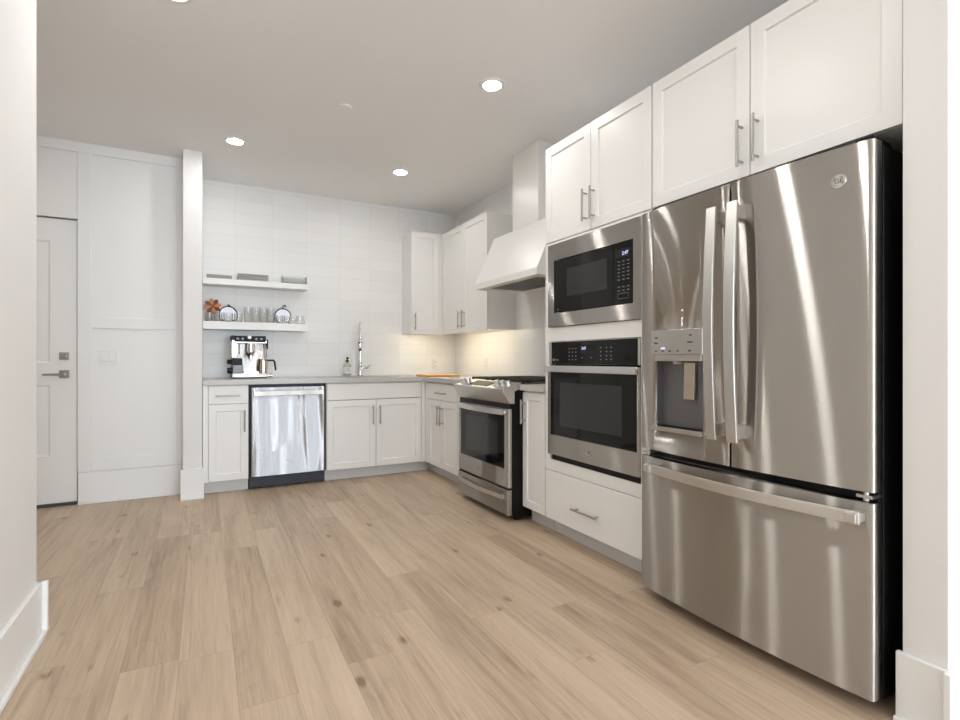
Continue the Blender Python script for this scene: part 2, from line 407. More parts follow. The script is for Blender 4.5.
base('baseboard_pillar', -0.166, -0.004, 4.583, 5.0, 0.232, ('y-',))
base('baseboard_entry', DXR+0.005, -0.170, 4.812, 4.95, 0.235, ('y-',))
# flat boards that panel the entry wall
def boards(name, *bs):
    m = MB()
    for b in bs: m.box(b[0], b[1], 4.800, 4.8125, b[2], b[3])
    return struct(m.build(name, 'trim', bevel=0.0025))
boards('trim_1', (-2.9, -0.150, 2.627, ZC))
boards('trim_2', (DXR, -0.755, 0.24, 2.627))
boards('trim_3', (-0.20, -0.150, 0.24, 2.627))
boards('trim_4', (-0.755, -0.20, 1.318, 1.400), (-0.755, -0.20, 0.24, 0.330))
boards('trim_5', (-2.9, DXR, DTOP, 2.195))

# entry door, set back a little in its opening
d = MB(); dy0, dy1 = 4.826, 4.866; x0, x1 = DXL+0.006, DXR-0.007
bm = d.bm
st, gap = 0.157, 0.012
cols = [x0, x0+st, x1-st, x1]; rows = [0.022, 0.37, 0.895, 1.055, 1.955, DTOP-0.008]
V = {}
for i, x in enumerate(cols):
    for j, z in enumerate(rows): V[i, j] = bm.verts.new((x, dy0, z))
for i in range(3):
    for j in range(5):
        q = [V[i,j], V[i+1,j], V[i+1,j+1], V[i,j+1]]
        if i == 1 and j in (1, 3):
            a, b, z0, z1 = cols[1], cols[2], rows[j], rows[j+1]
            r = [bm.verts.new(p) for p in ((a+gap, dy0+0.008, z0+gap), (b-gap, dy0+0.008, z0+gap), (b-gap, dy0+0.008, z1-gap), (a+gap, dy0+0.008, z1-gap))]
            for k in range(4): bm.faces.new((q[k], q[(k+1)%4], r[(k+1)%4], r[k]))
            bm.faces.new(r)
        else: bm.faces.new(q)
d.box(x0, x1, dy0+0.02, dy1, 0.022, DTOP-0.008)
for (a, b, c, e) in ((x0, x0, 0, 1), (x1, x1, 0, 1)): d.box(a-0.0005, a+0.0005, dy0, dy0+0.021, 0.022, DTOP-0.008)
d.box(x0, x1, dy0, dy0+0.021, DTOP-0.009, DTOP-0.008)
door = struct(d.build('door_1', 'trim', bevel=0.0))
m = MB(); m.box(-0.948, -0.890, dy0-0.008, dy0, 1.078, 1.134); m.cyl((-0.919, dy0-0.008, 1.106), (-0.919, dy0-0.016, 1.106), 0.017)
m.box(-0.935, -0.903, dy0-0.028, dy0-0.014, 1.101, 1.111); dl = m.build('deadbolt', 'nickel', door, bevel=0.0015)
m = MB(); m.box(-0.949, -0.889, dy0-0.009, dy0, 0.942, 1.002); m.cyl((-0.919, dy0-0.009, 0.972), (-0.919, dy0-0.05, 0.972), 0.011)
m.box(-1.036, -0.908, dy0-0.056, dy0-0.044, 0.963, 0.979); m.build('lever_handle', 'nickel', door, bevel=0.002)
m = MB(); m.box(x0-0.006, x1+0.007, 4.806, 4.94, 0.0, 0.02); struct(m.build('trim_6', 'dark_print'))
m = MB(); m.box(x0-0.006, x1+0.007, 4.90, 4.915, 0.02, DTOP); struct(m.build('door_gap_shade', 'dark_print'))  # dark sheet behind the door, paints in the shadow of its gaps

# double rocker switch in the entry wall
t = thing('light_switch', (-0.649, 4.8125, 1.098), 'white double rocker light switch on the panelled entry wall', 'light switch')
m = MB(); m.box(-0.708, -0.590, 4.806, 4.8125, 1.039, 1.157); m.build('cover_plate', 'plastic_w', t, bevel=0.002)
for k, x in enumerate((-0.672, -0.626)):
    m = MB(); m.hull([(x-0.017, 4.806, 1.065), (x+0.017, 4.806, 1.065), (x+0.017, 4.806, 1.131), (x-0.017, 4.806, 1.131)],
                     [(x-0.016, 4.799, 1.067), (x+0.016, 4.799, 1.067), (x+0.016, 4.8045, 1.129), (x-0.016, 4.8045, 1.129)])
    m.build('rocker', 'plastic_w', t, bevel=0.001)
def outlet(P0, flip, label):
    cx, cy, cz = P0; t = thing('wall_outlet', P0, label, 'outlet')
    def B(mb, u0, u1, d0, d1, z0, z1):
        return mb.box(cx+u0, cx+u1, cy-d1, cy-d0, cz+z0, cz+z1) if not flip else mb.box(cx-d1, cx-d0, cy+u0, cy+u1, cz+z0, cz+z1)
    m = MB(); B(m, -0.035, 0.035, 0, 0.006, -0.058, 0.058); m.build('cover_plate', 'plastic_w', t, bevel=0.002)
    for s in (-0.02, 0.02):
        m = MB(); B(m, -0.0165, 0.0165, 0.006, 0.009, s-0.0155, s+0.0155); f = m.build('socket', 'plastic_w', t, bevel=0.002)
        m = MB()
        for u in (-0.0065, 0.0065): B(m, u-0.001, u+0.001, 0.009, 0.0094, s-0.002, s+0.008)
        B(m, -0.002, 0.002, 0.009, 0.0094, s-0.010, s-0.006); m.build('slots', 'dark_print', f)
outlet((2.252, YW, 1.032), False, 'white power outlet on the tiled back wall beside the corner')
outlet((XW, 4.545, 1.036), True, 'white power outlet on the right-hand tiled wall left of the range')

# ------------------------------------------------------------------ base cabinets of the sink run
G = 0.0015
def carcass(P, u0, u1, parent, z0=0.10, z1=CB-0.001, wb=-0.615, panels=False, wf=-0.021):
    m = MB()
    if not panels: fbox(m, P, u0, u1, wb, wf, z0, z1)
    else:
        fbox(m, P, u0, u0+0.018, wb, wf, z0, z1); fbox(m, P, u1-0.018, u1, wb, wf, z0, z1)
        fbox(m, P, u0+0.018, u1-0.018, wb, wf, z0, z0+0.018); fbox(m, P, u0+0.018, u1-0.018, wb, wb+0.01, z0+0.018, z1)
        fbox(m, P, u0+0.018, u1-0.018, wf-0.018, wf, z1-0.05, z1)
    return m.build('carcass', 'cab', parent)
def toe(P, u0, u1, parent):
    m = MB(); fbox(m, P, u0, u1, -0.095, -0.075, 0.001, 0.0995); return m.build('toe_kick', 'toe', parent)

c1 = thing('base_cabinet', PB(0.17, -0.3, 0), 'narrow white base cabinet with one drawer, left of the dishwasher', 'cabinet')
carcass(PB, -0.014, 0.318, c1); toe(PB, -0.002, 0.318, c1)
m = MB(); fbox(m, PB, -0.014, 0.022, -0.021, -0.003, 0.10, CB-0.001); m.build('filler_strip', 'cab', c1)
q = slab(PB, 0.026, 0.314, 0.725, 0.868, c1); pull(PB, (0.075, 0.789), (0.253, 0.789), q)
q = shaker(PB, 0.026, 0.314, 0.104, 0.719, c1); pull(PB, (0.287, 0.494), (0.287, 0.668), q)

c2 = thing('sink_cabinet', PB(1.39, -0.3, 0), 'wide white sink cabinet with two doors under a blank false front', 'cabinet')
carcass(PB, 0.943, 1.838, c2, panels=True); toe(PB, 0.943, 1.945, c2)
m = MB(); fbox(m, PB, 1.838, 1.8735, -0.04, -0.003, 0.10, CB-0.001); m.build('filler_strip', 'cab', c2)
slab(PB, 0.948, 1.832, 0.722, 0.866, c2, 'false_front')
q = shaker(PB, 0.948, 1.388, 0.104, 0.716, c2); pull(PB, (1.358, 0.490), (1.358, 0.664), q)
q = shaker(PB, 1.392, 1.832, 0.104, 0.716, c2); pull(PB, (1.423, 0.490), (1.423, 0.664), q)

# ------------------------------------------------------------------ base cabinets of the range run
c3 = thing('base_cabinet', PR(4.12, -0.3, 0), 'white base cabinet with drawer and two doors between the corner and the range', 'cabinet')
carcass(PR, 3.69, 4.60, c3); toe(PR, 3.69, 4.708, c3)
m = MB(); fbox(m, PR, 4.560, 4.637, -0.021, -0.004, 0.10, CB-0.001); m.build('filler_strip', 'cab', c3)
q = slab(PR, 3.915, 4.556, 0.716, 0.862, c3); pull(PR, (4.125, 0.779), (4.325, 0.779), q)
q = shaker(PR, 4.238, 4.556, 0.104, 0.710, c3); pull(PR, (4.268, 0.490), (4.268, 0.664), q)
q = shaker(PR, 3.915, 4.234, 0.104, 0.710, c3); pull(PR, (4.206, 0.490), (4.206, 0.664), q)
m = MB(); fbox(m, PR, 3.69, 3.911, -0.021, -0.003, 0.104, 0.862); m.build('end_panel', 'cab', c3)

c4 = thing('base_cabinet', PR(2.775, -0.3, 0), 'slim white one-door base cabinet right of the range', 'cabinet')
carcass(PR, 2.650, 2.905, c4); toe(PR, 2.650, 2.905, c4)
q = shaker(PR, 2.650, 2.901, 0.104, 0.866, c4, st=0.05); pull(PR, (2.872, 0.655), (2.872, 0.815), q)

# ------------------------------------------------------------------ worktops, sink, tap
sx0, sx1, sy0, sy1 = 0.985, 1.72, 4.745, 5.125
m = MB(); xs = [-0.016, sx0, sx1, 1.846, XW-0.002]; ys = [3.688, 4.612, sy0, sy1, YW-0.002]; vv = {}
def gv(i, j):
    if (i, j) not in vv: vv[i, j] = m.bm.verts.new((xs[i], ys[j], CT))
    return vv[i, j]
for i in range(4):
    for j in range(4):
        if (j == 0 and i < 3) or (i == 1 and j == 2): continue
        m.bm.faces.new((gv(i,j), gv(i+1,j), gv(i+1,j+1), gv(i,j+1)))
ex = bmesh.ops.extrude_face_region(m.bm, geom=m.bm.faces[:])
bmesh.ops.translate(m.bm, verts=[v for v in ex['geom'] if isinstance(v, bmesh.types.BMVert)], vec=(0, 0, CB-CT))
tag(m.build('worktop', 'quartz', at=(1.2, 4.9, CB), bevel=0.002), 'L-shaped grey quartz worktop running along the sink wall and round the corner', 'worktop')
m = MB(); m.box(1.846, XW-0.002, 2.650, 2.904, CB, CT)
tag(m.build('worktop', 'quartz', at=(2.1, 2.78, CB), bevel=0.002), 'short grey quartz worktop between range and oven tower', 'worktop')

t = thing('kitchen_sink', ((sx0+sx1)/2, 4.93, 0.68), 'undermounted steel sink set in the grey worktop', 'sink')
m = MB(); a, b, cc, e, zt, zb = sx0-0.006, sx1+0.006, sy0-0.006, sy1+0.006, CB-0.0005, 0.675
m.box(a-0.004, a, cc, e, zb, zt); m.box(b, b+0.004, cc, e, zb, zt); m.box(a-0.004, b+0.004, cc-0.004, cc, zb, zt); m.box(a-0.004, b+0.004, e, e+0.004, zb, zt); m.box(a, b, cc, e, zb, zb+0.004)
m.build('basin', 'steel_trim', t)
m = MB(); m.lathe([(0.045, 0.004), (0.045, 0.007), (0.03, 0.005), (0.01, 0.0045)], ((sx0+sx1)/2, 4.95, zb)); m.build('drain', 'chrome', t)

fx, fy = 1.385, 5.17
t = thing('kitchen_tap', (fx, fy, CT), 'tall chrome pull-down kitchen tap behind the sink', 'tap')
m = MB(); m.lathe([(0.030, 0), (0.030, 0.006), (0.022, 0.012), (0.021, 0.13), (0.016, 0.14)], (fx, fy, CT+0.0005)); m.build('tap_body', 'chrome', t)
m = MB(); R = 0.10
arc = [(fx, fy, CT+0.13), (fx, fy, 1.25), (fx, fy, 1.35)] + [(fx - 0.26*(R-R*math.cos(a)), fy - 0.966*(R - R*math.cos(a)), 1.35 + R*math.sin(a)) for a in [math.pi*k/10 for k in range(1, 11)]] + [(fx-0.52*R, fy-1.932*R, 1.30)]
m.tube(arc, 0.0115, 12); m.build('spout', 'chrome', t)
m = MB(); m.lathe([(0.013, 0), (0.018, -0.02), (0.019, -0.10), (0.016, -0.125), (0.010, -0.126)], (fx-0.52*R, fy-1.932*R, 1.31)); m.build('spray_head', 'chrome', t)
m = MB(); m.lathe([(0.0195, -0.005), (0.0195, 0.005)], (fx-0.52*R, fy-1.932*R, 1.245)); m.build('spray_button', 'black', t)
m = MB(); m.lathe([(0.014, -0.02), (0.014, 0.02)], (fx, fy, 1.19)); m.build('collar', 'black', t)
m = MB(); m.tube([(fx+0.015, fy-0.005, CT+0.082), (fx+0.05, fy-0.01, CT+0.083), (fx+0.072, fy-0.012, CT+0.085)], [0.013, 0.012, 0.011], 12)
m.tube([(fx+0.062, fy-0.012, CT+0.086), (fx+0.10, fy-0.015, CT+0.112)], [0.006, 0.005], 8); m.build('lever', 'chrome', t)

t = thing('soap_bottle', (1.252, 5.155, CT), 'clear soap bottle with black pump left of the tap', 'bottle')
m = MB(); m.lathe([(0.036, 0.0005), (0.039, 0.006), (0.039, 0.105), (0.034, 0.118), (0.016, 0.130), (0.014, 0.142)], (1.252, 5.155, CT)); m.build('bottle_body', 'soap', t)
m = MB(); m.lathe([(0.0393, 0.03), (0.0395, 0.03), (0.0395, 0.092), (0.0393, 0.092)], (1.252, 5.155, CT), seg=32); m.build('paper_label', 'white', t)
m = MB()
for k in range(5):
    zz = CT+0.083-0.009*k
    m.box(1.252-0.016+0.003*(k%2), 1.252+0.016-0.003*(k%2), 5.155-0.0402, 5.155-0.0385, zz-0.0018, zz+0.0018)
m.build('label_print', 'grey_print', t)
m = MB(); m.lathe([(0.016, 0.1425), (0.016, 0.16), (0.006, 0.162), (0.006, 0.178), (0.011, 0.180), (0.011, 0.190)], (1.252, 5.155, CT)); m.tube([(1.252, 5.155, CT+0.184), (1.252, 5.12, CT+0.183), (1.252, 5.112, CT+0.176)], 0.005, 8); m.build('pump', 'black', t)

m = MB(); m.box(1.862, 2.222, 4.60, 4.86, CT+0.0005, CT+0.0205); m.tube([(1.862, 4.601, CT+0.0105), (2.222, 4.601, CT+0.0105)], 0.009, 10)
tag(m.build('cutting_board', 'wood', at=(2.04, 4.73, CT), bevel=0.004), 'orange-brown wooden cutting board lying in the worktop corner', 'cutting board')

# ------------------------------------------------------------------ dishwasher
t = thing('dishwasher', PB(0.63, -0.3, 0), 'stainless steel dishwasher with full-width bar handle under the worktop', 'dishwasher')
m = MB(); fbox(m, PB, 0.324, 0.937, -0.60, -0.03, 0.10, 0.872); m.build('tub', 'black', t)
m = MB(); fbox(m, PB, 0.324, 0.937, -0.03, -0.004, 0.853, 0.873); fbox(m, PB, 0.324, 0.334, -0.03, -0.004, 0.11, 0.853); fbox(m, PB, 0.931, 0.937, -0.03, -0.004, 0.11, 0.853); m.build('gasket', 'black', t)
m = MB(); w0, w1 = -0.028, 0.006
m.prism([(0.336, YF-w0), (0.336, YF-w1+0.006), (0.340, YF-w1+0.0015), (0.346, YF-w1), (0.919, YF-w1), (0.925, YF-w1+0.0015), (0.929, YF-w1+0.006), (0.929, YF-w0)], 'z', 0.112, 0.849)
dd = m.build('door', 'steel_dw', t, angle=10)
m = MB(); m.box(0.353, 0.914, YF-0.046, YF-0.034, 0.780, 0.820)
for x in (0.353, 0.899): m.box(x, x+0.015, YF-0.034, YF-0.0055, 0.785, 0.815)
m.build('handle', 'steel', dd, bevel=0.003)
badge(PB, 0.628, 0.226, 0.017, dd, 0.006)
m = MB(); fbox(m, PB, 0.326, 0.935, -0.07, -0.055, 0.010, 0.098); fbox(m, PB, 0.326, 0.935, -0.055, -0.05, 0.066, 0.098); m.build('toe_panel', 'navy', t)
for x in (0.36, 0.90):
    m = MB(); m.cyl((x, YF+0.2, 0.0005), (x, YF+0.2, 0.0995), 0.015); m.build('levelling_foot', 'black', t)

# ------------------------------------------------------------------ gas range
RY0, RY1 = 2.912, 3.674; RX = 1.764; rc = (RY0+RY1)/2
t = thing('gas_range', (2.12, rc, 0), 'stainless slide-in gas range with black sides below the white hood', 'stove')
m = MB(); m.box(RX+0.03, XW-0.02, RY0, RY1, 0.05, 0.785); m.box(1.8165, XW-0.02, RY0, RY1, 0.785, 0.867); m.box(1.8665, XW-0.02, RY0, RY1, 0.867, 0.885); m.box(RX+0.07, 2.4, RY0+0.01, RY1-0.01, 0.02, 0.05); m.build('body', 'case', t, bevel=0.002)
for x in (RX+0.10, 2.38):
    for y in (RY0+0.05, RY1-0.05):
        m = MB(); m.cyl((x, y, 0.0005), (x, y, 0.021), 0.018, seg=12); m.build('foot', 'black', t)
m = MB(); m.prism([(RX+0.028, RY0+0.001), (RX+0.014, RY0+0.001), (RX+0.004, RY0+0.006), (RX, RY0+0.018), (RX, RY1-0.018), (RX+0.004, RY1-0.006), (RX+0.014, RY1-0.001), (RX+0.028, RY1-0.001)], 'z', 0.230, 0.752)
od = m.build('oven_door', 'steel', t, angle=20)
m = MB(); m.box(RX-0.002, RX+0.004, 2.964, 3.622, 0.352, 0.712); g = m.build('oven_window', 'glass_dark', od)
m = MB(); m.box(RX-0.0024, RX+0.001, 3.045, 3.54, 0.41, 0.668); m.build('viewing_glass', 'glass_mesh', g)
m = MB(); hw = []
for k in range(15):
    f = k/14; y = RY0+0.035 + f*(RY1-RY0-0.07); hw.append((RX-0.028-0.026*math.sin(math.pi*f), y))
poly = hw + [(x+0.011, y) for x, y in hw[::-1]]
m.prism(poly, 'z', 0.712, 0.748)
for y in (RY0+0.035, RY1-0.055): m.box(RX-0.030, RX+0.001, y, y+0.02, 0.718, 0.742)
m.build('handle', 'handle_steel', od, bevel=0.002)
badge(PR, 3.325, 0.292, 0.017, od, XF-RX)
m = MB(); m.prism([(RX+0.028, RY0+0.001), (RX+0.008, RY0+0.001), (RX-0.002, RY0+0.012), (RX-0.008, rc), (RX-0.002, RY1-0.012), (RX+0.008, RY1-0.001), (RX+0.028, RY1-0.001)], 'z', 0.048, 0.214)
dr = m.build('storage_drawer', 'steel', t, angle=20)
m = MB(); hw = []
for k in range(15):
    f = k/14; y = RY0+0.05 + f*(RY1-RY0-0.09); hw.append((RX-0.024-0.024*math.sin(math.pi*f), y))
m.prism(hw + [(x+0.010, y) for x, y in hw[::-1]], 'z', 0.150, 0.178)
for y in (RY0+0.05, RY1-0.06): m.box(RX-0.026, RX+0.004, y, y+0.02, 0.153, 0.175)
m.build('handle', 'handle_steel', dr, bevel=0.002)
for b_ in ((RX+0.012, 0.2145, 0.2295), (RX+0.014, 0.7525, 0.7855)):
    m = MB(); m.box(b_[0], RX+0.0295, RY0+0.004, RY1-0.004, b_[1], b_[2]); m.build('vent_gap', 'black', t)
m = MB(); m.prism([(1.865, 0.9265), (1.728, 0.886), (1.726, 0.864), (1.778, 0.786), (1.815, 0.786), (1.815, 0.868), (1.865, 0.885)], 'y', RY0-0.001, RY1+0.001)
cp = m.build('control_panel', 'steel_trim', t, bevel=0.003)
sl = Vector((0.137, 0, 0.0405)).normalized(); nn = Vector((-sl.z, 0, sl.x))
m = MB(); a = Vector((1.752, 0, 0.8931)); b = Vector((1.846, 0, 0.9209)); off = nn*0.0012
m.hull([a+Vector((0,3.18,0)), b+Vector((0,3.18,0)), b+Vector((0,3.49,0)), a+Vector((0,3.49,0))], [a+off+Vector((0,3.18,0)), b+off+Vector((0,3.18,0)), b+off+Vector((0,3.49,0)), a+off+Vector((0,3.49,0))])
m.build('touch_panel', 'glass_dark', cp)
for y in (3.632, 3.556, 3.108, 3.034, 2.960):
    p = Vector((1.795, y, 0.9058)); m = MB()
    m.cyl(p, p+nn*0.008, 0.030, 0.028); m.cyl(p+nn*0.008, p+nn*0.030, 0.022, 0.020); m.cyl(p+nn*0.030, p+nn*0.0345, 0.020, 0.013)
    kb = m.build('knob', 'handle_steel', cp)
    q = p+nn*0.0345; m = MB(); m.box(q.x-0.002, q.x+0.010, y-0.0012, y+0.0012, q.z-0.001, q.z+0.003); m.build('pointer', 'dark_print', kb)
m = MB(); m.box(1.866, XW-0.022, RY0-0.001, RY1+0.001, 0.8855, 0.919); ck = m.build('cooktop', 'black', t, bevel=0.003)
for x, y, r in ((2.02, 3.10, 0.045), (2.02, 3.49, 0.05), (2.30, 3.10, 0.038), (2.30, 3.49, 0.045), (2.16, rc, 0.05)):
    m = MB(); m.lathe([(r, 0.9195), (r, 0.926), (r*0.75, 0.928), (r*0.75, 0.934), (r*0.6, 0.937)], (x, y, 0)); m.build('burner', 'iron', ck)
for y0, y1 in ((RY0+0.008, 3.158), (3.166, 3.420), (3.428, RY1-0.008)):
    m = MB(); xa, xb = 1.885, 2.445; z0, z1 = 0.931, 0.944
    for y in (y0, (y0+y1)/2-0.006, y1-0.012): m.box(xa, xb, y, y+0.012, z0, z1)
    for x in (xa, 2.02, 2.16, 2.30, xb-0.012): m.box(x, x+0.012, y0, y1, z0, z1)
    for x in (xa, xb-0.012):
        for y in (y0, y1-0.012): m.box(x, x+0.012, y, y+0.012, 0.9195, z0)
    m.build('grate', 'iron', t, bevel=0.002)

# ------------------------------------------------------------------ oven tower
TY0, TY1 = 1.776, 2.644
t = thing('oven_tower', (2.18, 2.21, 0), 'tall white cabinet holding microwave and oven beside the fridge', 'cabinet')
m = MB(); wf, wb = -0.021, -0.612
fbox(m, PR, TY0, TY0+0.018, wb, wf, 0.10, 2.386); fbox(m, PR, TY1-0.018, TY1, wb, wf, 0.10, 2.386)
for z in (0.10, 0.455, 1.20, 1.785, 2.368): fbox(m, PR, TY0+0.018, TY1-0.018, wb+0.012, wf, z, z+0.018)
fbox(m, PR, TY0+0.018, TY1-0.018, wb, wb+0.012, 0.10, 2.386)
m.build('carcass', 'cab', t)
m = MB(); f0, f1 = wf, wf+0.018
fbox(m, PR, TY0, 1.846, f0, f1, 0.404, 1.792); fbox(m, PR, 2.594, TY1, f0, f1, 0.404, 1.792)
for z0, z1 in ((0.404, 0.472), (1.19, 1.274), (1.776, 1.792)): fbox(m, PR, 1.846, 2.594, f0, f1, z0, z1)
m.build('face_frame', 'cab', t)
toe(PR, TY0, TY1, t)
q = slab(PR, TY0+0.003, TY1-0.004, 0.104, 0.400, t); pull(PR, (2.137, 0.228), (2.347, 0.228), q)
q = shaker(PR, 2.218, 2.641, 1.797, 2.384, t); pull(PR, (2.248, 1.842), (2.248, 2.022), q)
q = shaker(PR, 1.779, 2.214, 1.797, 2.384, t); pull(PR, (2.184, 1.842), (2.184, 2.022), q)

# microwave with its trim kit
t = thing('microwave', (2.1, 2.22, 1.22), 'built-in black microwave in a stainless frame above the wall oven', 'microwave')
m = MB(); fbox(m, PR, 1.90, 2.53, -0.45, -0.026, 1.34, 1.70); fbox(m, PR, 1.95, 2.48, -0.45, -0.05, 1.2185, 1.34); m.build('casing', 'case', t)
mw = MB(); u0, u1, z0, z1, a0, a1, b0, b1 = 1.842, 2.600, 1.278, 1.775, 1.886, 2.538, 1.358, 1.676
fbox(mw, PR, u0, a0, -0.0025, 0.010, z0, z1); fbox(mw, PR, a1, u1, -0.0025, 0.010, z0, z1); fbox(mw, PR, a0, a1, -0.0025, 0.010, z0, b0); fbox(mw, PR, a0, a1, -0.0025, 0.010, b1, z1)
mw.build('trim_frame', 'steel', t)
m = MB(); fbox(m, PR, 2.032, 2.535, -0.024, 0.006, 1.362, 1.673); dd = m.build('door', 'glass_dark', t, bevel=0.003)
m = MB(); fbox(m, PR, 2.078, 2.418, 0.006, 0.0066, 1.450, 1.612); m.build('window', 'glass_mesh', dd)
m = MB(); m.text('GE', 0.014, lambda x, y, z: PR(2.505-x, 0.0062+z, 1.378+y)); m.build('maker_mark', 'grey_print', dd)
m = MB(); fbox(m, PR, 1.889, 2.029, -0.024, 0.006, 1.362, 1.673); pn = m.build('control_panel', 'glass_dark', t, bevel=0.002)
m = MB(); fbox(m, PR, 1.905, 2.015, 0.0058, 0.0062, 1.600, 1.642); dp = m.build('display', 'black', pn)
m = MB(); m.text('2:47', 0.025, lambda x, y, z: PR(1.945-x, 0.0066+z, 1.617+y)); m.build('digits', 'digits', dp)
for r in range(9):
    for c_ in range(3):
        if r == 6: continue
        z = 1.578-0.0185*r; u = 1.990-0.033*c_
        m = MB(); fbox(m, PR, u-0.008, u+0.008, 0.006, 0.0064, z-0.0022, z+0.0022); m.build('key', 'grey_print', pn)
m = MB()
for e in ((1.922, 1.998, 1.388, 1.390), (1.922, 1.998, 1.414, 1.416), (1.922, 1.924, 1.388, 1.416), (1.996, 1.998, 1.388, 1.416)): fbox(m, PR, e[0], e[1], 0.006, 0.0068, e[2], e[3])
m.build('door_button', 'bezel_grey', pn)

# wall oven
t = thing('wall_oven', (2.1, 2.22, 0.475), 'stainless built-in wall oven with black glass below the microwave', 'oven')
m = MB(); fbox(m, PR, 1.866, 2.574, -0.58, -0.03, 0.4738, 1.18); m.build('casing', 'case', t)
m = MB(); fbox(m, PR, 1.848, 2.598, -0.0025, 0.004, 1.052, 1.186); tp = m.build('control_housing', 'steel_trim', t, bevel=0.0015)
m = MB(); fbox(m, PR, 1.862, 2.567, 0.004, 0.007, 1.053, 1.184); cp = m.build('control_glass', 'glass_dark', tp, bevel=0.001)
m = MB(); fbox(m, PR, 2.165, 2.300, 0.0068, 0.0074, 1.118, 1.156); dp = m.build('display', 'black', cp)
m = MB(); m.text('2:47', 0.022, lambda x, y, z: PR(2.265-x, 0.0078+z, 1.142+y)); m.build('digits', 'digits', dp)
for us, zs in (((2.395, 2.365, 2.335), (1.143, 1.122, 1.100, 1.080)), ((2.125, 2.080, 2.045), (1.143, 1.122, 1.100, 1.080)), ((2.28, 2.20), (1.090,))):
    for u in us:
        for z in zs:
            m = MB(); fbox(m, PR, u-0.005, u+0.005, 0.007, 0.0075, z-0.003, z+0.003); m.build('key', 'grey_print', cp)
m = MB(); m.text('GE', 0.016, lambda x, y, z: PR(2.545-x, 0.0074+z, 1.078+y)); fbox(m, PR, 2.500, 2.524, 0.007, 0.0076, 1.0765, 1.0795); m.build('maker_mark', 'white', cp)
m = MB(); fbox(m, PR, 1.846, 2.598, -0.0025, 0.014, 0.506, 1.042); dd = m.build('door', 'steel', t, bevel=0.002)
m = MB(); fbox(m, PR, 1.860, 2.564, 0.014, 0.017, 0.627, 1.040); g = m.build('door_glass', 'glass_dark', dd, bevel=0.001)
m = MB(); fbox(m, PR, 1.955, 2.47, 0.017, 0.0173, 0.69, 0.945); m.build('viewing_window', 'glass_mesh', g)
m = MB(); fbox(m, PR, 1.838, 2.597, 0.032, 0.046, 1.006, 1.044)
for u in (1.862, 2.564): fbox(m, PR, u, u+0.02, 0.0165, 0.033, 1.012, 1.038)
m.build('handle', 'handle_steel', dd, bevel=0.003)
badge(PR, 2.212, 0.570, 0.018, dd, 0.014)
m = MB(); fbox(m, PR, 1.846, 2.570, -0.002, 0.001, 0.4738, 0.503); m.build('bottom_vent', 'black', t)

# ------------------------------------------------------------------ cabinet over the fridge
t = thing('wall_cabinet', (2.18, 1.27, 1.8), 'large white two-door cabinet above the fridge', 'cabinet')
m = MB(); fbox(m, PR, 0.776, 1.773, -0.612, -0.021, 1.797, 2.386); m.build('carcass', 'cab', t)
q = shaker(PR, 1.278, 1.771, 1.797, 2.384, t); pull(PR, (1.308, 1.835), (1.308, 2.015), q)
q = shaker(PR, 0.779, 1.274, 1.797, 2.384, t); pull(PR, (1.242, 1.835), (1.242, 2.015), q)

# ------------------------------------------------------------------ refrigerator
FY0, FY1 = 0.806, 1.742; FC = 1.266
t = thing('refrigerator', (2.1, FC, 0), 'stainless steel french-door fridge with water dispenser and bottom freezer drawer', 'refrigerator')
def front(y): return 1.7385 + 0.026*((y-FC)/(0.5*(FY1-FY0)))**2
def panel(y0, y1, back=1.812, r0=0.014, r1=0.014, n=14):
    """plan of a contoured door: curved face, rounded vertical edges"""
    pts = [(back, y0)]
    f0 = front(y0)
    for k in range(6):
        a = math.pi/2*k/5; pts.append((f0 + r0 - r0*math.sin(a), y0 + r0 - r0*math.cos(a)))
    for k in range(1, n): 
        y = y0+r0 + (y1-r1-y0-r0)*k/n; pts.append((front(y), y))
    f1 = front(y1)
    for k in range(6):
        a = math.pi/2*(1-k/5); pts.append((f1 + r1 - r1*math.sin(a), y1 - r1 + r1*math.cos(a)))
    pts.append((back, y1))
    return pts
m = MB(); m.box(1.835, XW-0.03, FY0+0.006, FY1-0.006, 0.035, 1.735); m.build('case', 'case', t, bevel=0.004)
m = MB()
for x in (1.90, 2.38):
    for y in (FY0+0.08, FY1-0.08): m.cyl((x, y-0.012, 0.024), (x, y+0.012, 0.024), 0.0235, seg=14)
m.box(1.85, 2.42, FY0+0.03, FY1-0.03, 0.02, 0.036); m.build('wheels', 'black', t)
m = MB(); m.box(1.812, 1.836, FY0+0.01, FY1-0.01, 0.05, 1.73); m.build('gaskets', 'black', t)
DZ0, DZ1 = 0.678, 1.742
m = MB(); m.prism(panel(FC+0.003, FY1, r0=0.006), 'z', DZ0, DZ1); ld = m.build('door', 'steel', t, angle=50)
cut(ld, (1.70, 1.386, 0.785), (1.797, 1.638, 1.085)); ld.data.materials.append(M['steel'])
m = MB(); m.prism(panel(FY0, FC-0.003, r1=0.006), 'z', DZ0, DZ1); rd = m.build('door', 'steel', t, angle=50)
m = MB(); m.prism(panel(FY0, FY1), 'z', 0.052, 0.645); fd = m.build('freezer_drawer', 'steel', t, angle=50)
for nm, par, y0, y1, z0, z1 in (('edge_trim', ld, FC+0.02, FY1-0.012, DZ1, DZ1+0.003), ('edge_trim', rd, FY0+0.012, FC-0.02, DZ1, DZ1+0.003)):
    m = MB(); m.box(1.785, 1.812, y0, y1, z0, z1); m.build(nm, 'case', par)
